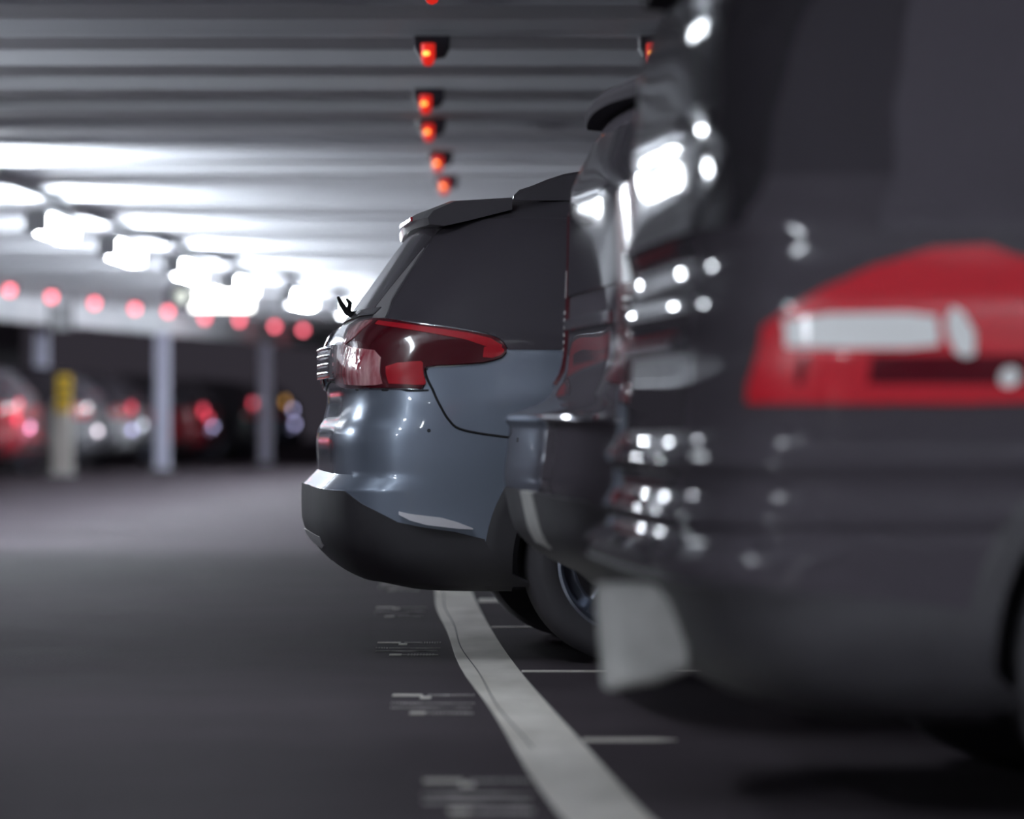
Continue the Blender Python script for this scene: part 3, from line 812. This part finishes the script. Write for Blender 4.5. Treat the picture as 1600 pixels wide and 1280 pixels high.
# ------------------------------------------------------------------ the two black cars in front
NK = dict(   # nearest car
    xr=[(.22, -.72), (.26, -.84), (.34, -.93), (.46, -.985), (.505, -1.03), (.54, -1.035), (.565, -.99), (.585, -.980), (.600, -.990), (.612, -.993), (.628, -.984), (.66, -.970), (.69, -.970), (.706, -.983), (.718, -.986), (.732, -.976), (.76, -.962),
        (.85, -.955), (.95, -.945), (1.0, -.950), (1.04, -.948), (1.07, -.932), (1.12, -.928), (1.17, -.940), (1.20, -.938), (1.24, -.918), (1.30, -.920), (1.38, -.930), (1.45, -.925), (1.56, -.92), (1.70, -.87), (1.76, -.80), (1.82, -.66), (1.86, -.45), (1.885, -.1), (1.90, .3)],
    w=[(.22, .78), (.30, .88), (.42, .915), (.56, .915), (.585, .908), (.600, .916), (.612, .918), (.628, .912), (.66, .906), (.69, .908), (.706, .917), (.718, .92), (.732, .914), (.76, .910),
       (.9, .92), (.99, .916), (1.03, .912), (1.07, .897), (1.12, .888), (1.17, .882), (1.23, .852), (1.4, .80), (1.65, .73), (1.76, .66), (1.84, .50), (1.90, .25)],
    a=[(.22, .55), (1.0, .55), (1.4, .6), (1.90, .5)], n=[(.22, 5.2), (.9, 5.6), (1.2, 5.4), (1.6, 4.6), (1.90, 2.6)],
    xf=[(.22, 3.3), (.30, 3.5), (.45, 3.60), (.70, 3.60), (.85, 3.54), (.96, 3.40), (1.04, 3.1), (1.10, 2.7), (1.14, 2.3), (1.18, 2.1), (1.35, 1.85), (1.5, 1.55), (1.70, 1.25), (1.82, 1.0), (1.90, .75)])
NZ = sorted(set([round(q, 4) for q in lin(.22, .56, 18) + [.56, .565, .572, .58, .585, .59, .595, .600, .606, .612, .618, .623, .628, .634, .64, .65, .66, .67, .68, .69, .695, .70, .706, .712, .718, .724, .728, .732, .74, .75, .76]
     + lin(.76, 1.60, 40) + [1.60, 1.65, 1.70, 1.73, 1.76, 1.79, 1.82, 1.84, 1.86, 1.875, 1.885, 1.893, 1.90]]))
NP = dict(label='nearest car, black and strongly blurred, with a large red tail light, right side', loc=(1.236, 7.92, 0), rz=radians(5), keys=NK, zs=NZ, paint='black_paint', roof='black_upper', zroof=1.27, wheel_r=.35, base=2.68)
N = car(NP); finish(N, NK)
def light_from_px(H, P, L, nm, m, s, off, parent=None, nv=10, label=None):
    """outline given as (x, z_low, z_high) in side coordinates of the car"""
    return H['patch'](nm, [(H['p_of_x'](x, (a + b) / 2), a, b) for x, a, b in L], m, side=s, off=off, nv=nv, parent=parent or H['root'], label=label)
for s in (-1, 1):
    tl = light_from_px(N, NP, [(-.865, .832, .865), (-.84, .830, .975), (-.77, .830, 1.02), (-.66, .830, 1.085), (-.55, .830, 1.122), (-.45, .830, 1.128), (-.36, .832, 1.10), (-.27, .836, 1.045), (-.16, .845, .965), (-.06, .865, .905)], 'tail_light', 'tail_near', s, .010)
    light_from_px(N, NP, [(-.80, .935, .985), (-.72, .932, .997), (-.58, .932, .999), (-.52, .938, .992)], 'white_band', 'clear_lens', s, .013, tl, label='white lens band inside the red light')  # white band set into the red lens
    light_from_px(N, NP, [(-.505, .955, .985), (-.49, .925, 1.010), (-.47, .915, 1.0), (-.452, .92, .965)], 'oval_glint', 'clear_lens', s, .016, tl, label='pale oval standing in for a lamp reflection')  # this and the next pale patch are painted lamp reflections
    light_from_px(N, NP, [(-.405, .872, .885), (-.395, .862, .897), (-.378, .862, .897), (-.368, .872, .886)], 'round_glint', 'clear_lens', s, .016, tl, label='small pale round spot standing in for a lamp reflection')
    light_from_px(N, NP, [(-.78, .866, .920), (-.35, .866, .920)], 'dark_band', 'tail_dark', s, .012, tl)
    G = [(1.15, N['p_of_x'](-.62, 1.15), N['p_of_x'](1.9, 1.15)), (1.2, N['p_of_x'](-.62, 1.2), N['p_of_x'](1.85, 1.2)), (1.4, N['p_of_x'](-.58, 1.4), N['p_of_x'](1.5, 1.4)), (1.7, N['p_of_x'](-.50, 1.7), N['p_of_x'](1.1, 1.7))]
    strip(N, 'side_window', G, 'glass', s, .004, 20)
    N['patch']('lower_cladding', [(0, .27, .50), (.5, .26, .50), (.8, .255, .49), (1.1, .25, .47), (1.5, .25, .44)], 'plastic', side=s, off=.006, nv=8)
    arch_trim(N, 'plastic', 0, .35, .40, .47, radians(-12), radians(192), s)
    arch_trim(N, 'plastic', 2.68, .35, .40, .47, radians(-12), radians(192), s)
    doors(N, s, .42, 1.10, (.62, 1.62), (.80, 1.78))
    rail(N, [(-.35, 1.84), (-.25, 1.89), (0, 1.915), (.5, 1.92), (1.0, 1.90), (1.15, 1.82)], s * .55, 'black_gloss', 1.76)
rear_panel(N, 'rear_window', 1.17, 1.70, .78, 'rear_glass', .006, taper=.1)
rear_panel(N, 'rear_garnish', .93, .965, .45, 'chrome', .02, 3)
spoiler(N, -.90, -.60, 1.775, 1.84, .05, .66, 'matte_black', .02, zf=1.83)
mirror_part(N, 1.78, 1.16, .88, 'black_paint')
front_end(N, .86, .66, 3.5)
# pale rounded exhaust finishers sticking out under the rear bumper
def rr(hw, hh, r, k=6):
    pts = []
    for cx, cz, a0 in ((hw - r, hh - r, 0), (-hw + r, hh - r, pi / 2), (-hw + r, -hh + r, pi), (hw - r, -hh + r, 3 * pi / 2)):
        for q in range(k + 1): pts.append((cx + r * cos(a0 + pi / 2 * q / k), cz + r * sin(a0 + pi / 2 * q / k)))
    return pts
for s in (-1,):
    bm = bmesh.new(); out = []
    for x, hw, hh in ((.16, .060, .080), (.10, .072, .098), (.02, .076, .104), (.004, .076, .105), (0, .073, .102), (.004, .066, .095), (.03, .062, .090), (.13, .055, .075)):
        out.append([(x, a, b) for a, b in rr(hw, hh, .03)])
    vs = grid(bm, out, closed_u=True); bm.faces.new(vs[-1]); bmesh.ops.recalc_face_normals(bm, faces=bm.faces)
    e = obj('exhaust_tip', bm, M['exhaust'], N['root'], 35, loc=(-1.10, s * .45, .368))
    e['label'] = 'pale rounded rectangular exhaust tip'; e.rotation_euler = (0, radians(-4), 0)
    bm = bmesh.new(); box(bm, .09, .13, -.012, .012, .06, .17, .004); obj('hanger', bm, M['plastic'], e)

MK = dict(   # middle car
    xr=[(.25, -.60), (.30, -.70), (.356, -.765), (.41, -.873), (.483, -.946), (.56, -.965), (.63, -.978), (.72, -.967), (.775, -.962), (.795, -.972), (.810, -.970), (.822, -.94), (.85, -.865), (.90, -.825), (.95, -.80), (1.045, -.792), (1.2, -.79), (1.44, -.792),
        (1.57, -.745), (1.66, -.70), (1.72, -.60), (1.77, -.40), (1.79, -.1), (1.80, .3)],
    w=[(.25, .78), (.33, .87), (.45, .91), (.7, .92), (.775, .915), (.795, .925), (.81, .92), (.83, .90), (.95, .90), (1.1, .89), (1.3, .84), (1.5, .79), (1.65, .72), (1.73, .62), (1.78, .45), (1.80, .25)],
    a=[(.25, .5), (1.0, .42), (1.4, .42), (1.80, .5)], n=[(.25, 4.4), (.8, 5.0), (1.0, 4.6), (1.4, 4.2), (1.65, 3.4), (1.8, 2.6)],
    xf=[(.25, 3.3), (.33, 3.5), (.45, 3.58), (.75, 3.58), (.9, 3.5), (1.0, 3.3), (1.07, 2.9), (1.12, 2.4), (1.17, 2.1), (1.35, 1.85), (1.5, 1.55), (1.62, 1.25), (1.72, 1.0), (1.80, .75)])
MZ = sorted(set(round(q, 4) for q in lin(.25, .76, 22) + [.76, .77, .775, .78, .785, .79, .795, .80, .805, .81, .815, .822, .83, .84, .85, .86] + lin(.87, 1.66, 34) + [1.66, 1.68, 1.70, 1.72, 1.74, 1.755, 1.77, 1.78, 1.79, 1.795, 1.80]))
MP = dict(label='glossy black car with bright glints between the silver-blue car and the nearest car', loc=(1.00, 10.52, 0), rz=radians(6), keys=MK, zs=MZ, paint='black_paint', wheel_r=.345, base=2.66)
Mi = car(MP); finish(Mi, MK)
for s in (-1, 1):
    tl = light_from_px(Mi, MP, [(-.775, .90, 1.40), (-.745, .885, 1.44), (-.70, .88, 1.44), (-.64, .885, 1.38), (-.60, .90, 1.25)], 'tail_light', 'tail_dark' , s, .010, nv=16)
    for k in range(7):
        z0 = .98 + k * .022
        light_from_px(Mi, MP, [(-.765, z0, z0 + .010), (-.63, z0, z0 + .010)], 'lens_rib', 'clear_lens', s, .016, tl, nv=2)
    light_from_px(Mi, MP, [(-.765, 1.16, 1.24), (-.62, 1.16, 1.24)], 'clear_lens', 'clear_lens', s, .014, tl, nv=6)
    p_ = Mi['p_of_x']
    strip(Mi, 'side_window', [(1.12, p_(-.52, 1.12), p_(1.95, 1.12)), (1.3, p_(-.50, 1.3), p_(1.7, 1.3)), (1.5, p_(-.46, 1.5), p_(1.35, 1.5)), (1.64, p_(-.40, 1.64), p_(1.1, 1.64))], 'glass', s, .004, 20)
    Mi['patch']('lower_cladding', [(0, .33, .60), (.5, .32, .60), (.8, .30, .59), (1.1, .28, .52), (1.5, .26, .46)], 'plastic', side=s, off=.006, nv=8)
    arch_trim(Mi, 'plastic', 0, .345, .395, .47, radians(-12), radians(192), s)
    arch_trim(Mi, 'plastic', 2.66, .345, .395, .47, radians(-12), radians(192), s)
    doors(Mi, s, .42, 1.08, (.62, 1.62), (.80, 1.78))
Mi['patch']('reflector', [(.0, .46, .60), (.15, .46, .60), (.30, .45, .60)], 'exhaust', side=-1, off=.010, nv=5, label='pale upright reflector in the bumper corner')
rear_panel(Mi, 'rear_window', 1.16, 1.60, .68, 'rear_glass', .006, taper=.08)
rear_panel(Mi, 'chrome_strip', 1.06, 1.09, .50, 'chrome', .014, 3)
rear_panel(Mi, 'bumper_step', .797, .809, .86, 'chrome', .004, 3)
spoiler(Mi, -.76, -.50, 1.70, 1.78, .05, .66, 'matte_black', .05, zf=1.765)
mirror_part(Mi, 1.78, 1.14, .88, 'black_paint')
front_end(Mi, .86, .66, 3.5)

# ------------------------------------------------------------------ cars in the bays across the aisle
LZ = lin(.25, .58, 5) + [.58, .60] + lin(.63, 1.15, 9) + lin(1.15, 1.5, 7) + [1.5, 1.54, 1.58, 1.60]
LKs = dict(xr=[(.25, -.75), (.40, -.95), (.58, -.98), (.60, -.94), (.9, -.92), (1.1, -.88), (1.3, -.72), (1.45, -.58), (1.55, -.3), (1.60, .3)],
           w=[(.25, .80), (.4, .89), (.9, .90), (1.1, .86), (1.3, .78), (1.5, .65), (1.60, .3)], a=[(.25, .55), (1.6, .5)], n=[(.25, 4.6), (1.1, 4.2), (1.6, 2.6)],
           xf=[(.25, 3.3), (.4, 3.5), (.75, 3.5), (.92, 3.1), (1.0, 2.3), (1.06, 2.0), (1.3, 1.5), (1.5, 1.05), (1.6, .8)])
for nm, c_, kw in (('far_red', (.40, .02, .035), {}), ('far_grey', (.22, .22, .24), {}), ('far_white', (.50, .50, .52), {}), ('far_dark', (.05, .05, .06), {}), ('far_blue', (.12, .14, .22), {})):
    M[nm] = mat(nm + '_paint', c_, .35, coat=1.0)
far = [  # y of the centre, x of the rear end, paint, label, lit lamps and one highlight spot (y, z, r, material)
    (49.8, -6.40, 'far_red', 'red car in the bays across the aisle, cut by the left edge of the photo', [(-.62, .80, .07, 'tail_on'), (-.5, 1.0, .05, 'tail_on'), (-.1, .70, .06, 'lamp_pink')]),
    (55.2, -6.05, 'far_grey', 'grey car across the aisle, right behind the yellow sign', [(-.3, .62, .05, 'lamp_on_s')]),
    (60.3, -5.97, 'far_white', 'white car across the aisle, left of the tall pale post', [(-.55, .98, .07, 'tail_on'), (0, .72, .06, 'lamp_on'), (-.6, .62, .05, 'lamp_violet')]),  # the lamp_on spot here stands for a highlight
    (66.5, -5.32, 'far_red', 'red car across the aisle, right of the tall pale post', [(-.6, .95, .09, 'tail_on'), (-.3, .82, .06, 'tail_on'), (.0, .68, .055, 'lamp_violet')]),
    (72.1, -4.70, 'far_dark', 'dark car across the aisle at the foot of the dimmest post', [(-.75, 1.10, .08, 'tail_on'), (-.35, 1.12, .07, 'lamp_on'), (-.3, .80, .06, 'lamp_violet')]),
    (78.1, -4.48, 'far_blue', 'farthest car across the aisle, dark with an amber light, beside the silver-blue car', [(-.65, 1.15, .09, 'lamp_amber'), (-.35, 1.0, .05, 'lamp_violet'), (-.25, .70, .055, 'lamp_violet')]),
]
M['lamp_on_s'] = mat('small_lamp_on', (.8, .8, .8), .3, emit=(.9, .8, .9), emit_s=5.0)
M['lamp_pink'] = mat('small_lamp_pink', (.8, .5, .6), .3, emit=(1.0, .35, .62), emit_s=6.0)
for yy, xx, pt, lb, lamps in far:
    P = dict(label=lb, loc=(xx - .96, yy, 0), rz=pi - radians(8), keys=LKs, zs=LZ, paint=pt, roof='glass', zroof=1.0, wheel_r=.32, base=2.6, low=True, group='cars parked across the aisle')
    F = car(P); finish(F, LKs)
    for s in (-1, 1):
        light_from_px(F, P, [(-.90, .84, .98), (-.80, .82, 1.0), (-.66, .84, .98)], 'tail_light', 'tail_red', s, .010, nv=4)
        F['patch']('lower_cladding', [(0, .26, .50), (.8, .26, .50), (1.45, .26, .44)], 'plastic', side=s, off=.006, nv=3)
    number_plate(F, -.955, .74)
    # glowing spots face the aisle; local y runs towards the camera on the +y side after the half turn
    for ly, lz, lr, lm in lamps:
        bm = bmesh.new(); bmesh.ops.create_uvsphere(bm, u_segments=14, v_segments=10, radius=1)
        for v in bm.verts: v.co = Vector((v.co.x * .03, v.co.y * lr, v.co.z * lr))
        px_ = F['surf'](F['p_of_y'](abs(ly), lz), lz)
        o = obj('rear_glow', bm, M[lm], F['root'], 60, loc=(px_.x - .012, -ly if False else abs(ly) if ly < 0 else -ly, lz))

# ------------------------------------------------------------------ posts, pillars and signs on the far side
def post(x, y, w, h, m, label, name='steel_post', cat='post', band=True):
    t = thing(name, label, cat, (x, y, 0))
    bm = bmesh.new(); box(bm, -w / 2, w / 2, -w / 2, w / 2, 0.02, h, .012); obj('shaft', bm, M[m], t, 30)
    bm = bmesh.new(); box(bm, -w * .8, w * .8, -w * .8, w * .8, 0, .025, .004); obj('base_plate', bm, M['lamp_body'], t)
    return t
post(-5.56, 59.0, .22, 2.20, 'post_lilac', 'tall pale lilac post, brightest and most central of the far posts')
post(-7.34, 57.9, .22, 2.20, 'post_lilac', 'pale lilac post at the far left above the beige pillar')
post(-4.41, 66.5, .22, 2.20, 'post_lilac', 'dim lilac post, farthest right of the far posts')
t = thing('concrete_column', 'wide dark grey column at the left edge of the photo beyond the red car', 'column', (-9.55, 69.7, 0))
bm = bmesh.new(); box(bm, -.34, .34, -.3, .3, 0, 3.1, .02); obj('shaft', bm, M['wall'], t, 30)
bm = bmesh.new(); box(bm, -.36, .36, -.32, .32, 0, .12, .01); obj('plinth', bm, M['plastic'], t, 30)
t = thing('ticket_pillar', 'short beige pillar under the yellow sign at the far left', 'pillar', (-6.376, 52.6, 0))
bm = bmesh.new(); box(bm, -.14, .14, -.14, .14, 0.03, 1.06, .03); obj('housing', bm, M['pillar'], t, 30)
bm = bmesh.new(); box(bm, -.18, .18, -.18, .18, 0, .035, .008); obj('base_plate', bm, M['lamp_body'], t)
bm = bmesh.new(); box(bm, .08, .12, -.04, .04, 1.05, 1.10, .006); obj('cap', bm, M['plastic'], t)
t = thing('yellow_sign', 'tall narrow yellow sign with dark marks on the beige pillar', 'sign', (-6.32, 52.38, 1.165))
bm = bmesh.new(); box(bm, -.10, .10, -.015, .015, -.26, .26, .012); obj('panel', bm, M['yellow'], t, 30)
for k, zz in enumerate((.13, .0, -.13)):
    bm = bmesh.new(); box(bm, -.065, .065, -.019, -.013, zz - .018, zz + .018); obj('mark', bm, M['sign_black'], t)
    bm = bmesh.new(); box(bm, -.02, .02, -.019, -.013, zz - .05, zz - .012); obj('mark', bm, M['sign_black'], t)
bm = bmesh.new(); box(bm, -.03, .03, .012, .10, -.24, .0); obj('bracket', bm, M['housing'], t)
t = thing('lit_sign', 'glowing white rectangular sign hanging under the deck beside the strip lights', 'sign', (-3.75, snap(47.8), 2.34))
bm = bmesh.new(); box(bm, -.42, .42, -.06, .06, -.15, .15, .02); obj('casing', bm, M['lamp_body'], t, 30)
bm = bmesh.new(); box(bm, -.39, .39, -.07, -.055, -.125, .125, .006); obj('lit_face', bm, M['sign_lit'], t)
bm = bmesh.new(); box(bm, -.02, .02, -.02, .02, .14, .165); obj('hanger', bm, M['lamp_body'], t)
t = thing('round_mirror', 'pale round mirror in a dark frame left of the glowing white sign', 'mirror', (-4.05, snap(44.9), 2.30))
bm = bmesh.new(); lathe(bm, [(.001, .05), (.15, .05), (.19, .0), (.19, -.03), (.10, -.03), (.10, -.01), (.001, -.01)], 32, 'y', closed=False); bmesh.ops.recalc_face_normals(bm, faces=bm.faces); obj('frame', bm, M['housing'], t, 40)
bm = bmesh.new(); lathe(bm, [(.001, -.045), (.06, -.038), (.098, -.02), (.098, -.01), (.001, -.01)], 32, 'y', closed=False); bmesh.ops.recalc_face_normals(bm, faces=bm.faces); obj('mirror_face', bm, M['mirror_pale'], t, 60)
bm = bmesh.new(); box(bm, -.015, .015, .02, .05, .14, .205); obj('bracket', bm, M['housing'], t)
t = thing('hanging_sign', 'small dark-edged grey sign hanging below the second red light from the left', 'sign', (-6.15, snap(50.0), 2.26))
bm = bmesh.new(); box(bm, -.14, .14, -.03, .03, -.24, .10, .01); obj('panel', bm, M['lamp_body'], t)
for s in (-1, 1):
    bm = bmesh.new(); box(bm, s * .15 - .015, s * .15 + .015, -.035, .035, -.25, .245, .004); obj('side_frame', bm, M['housing'], t)
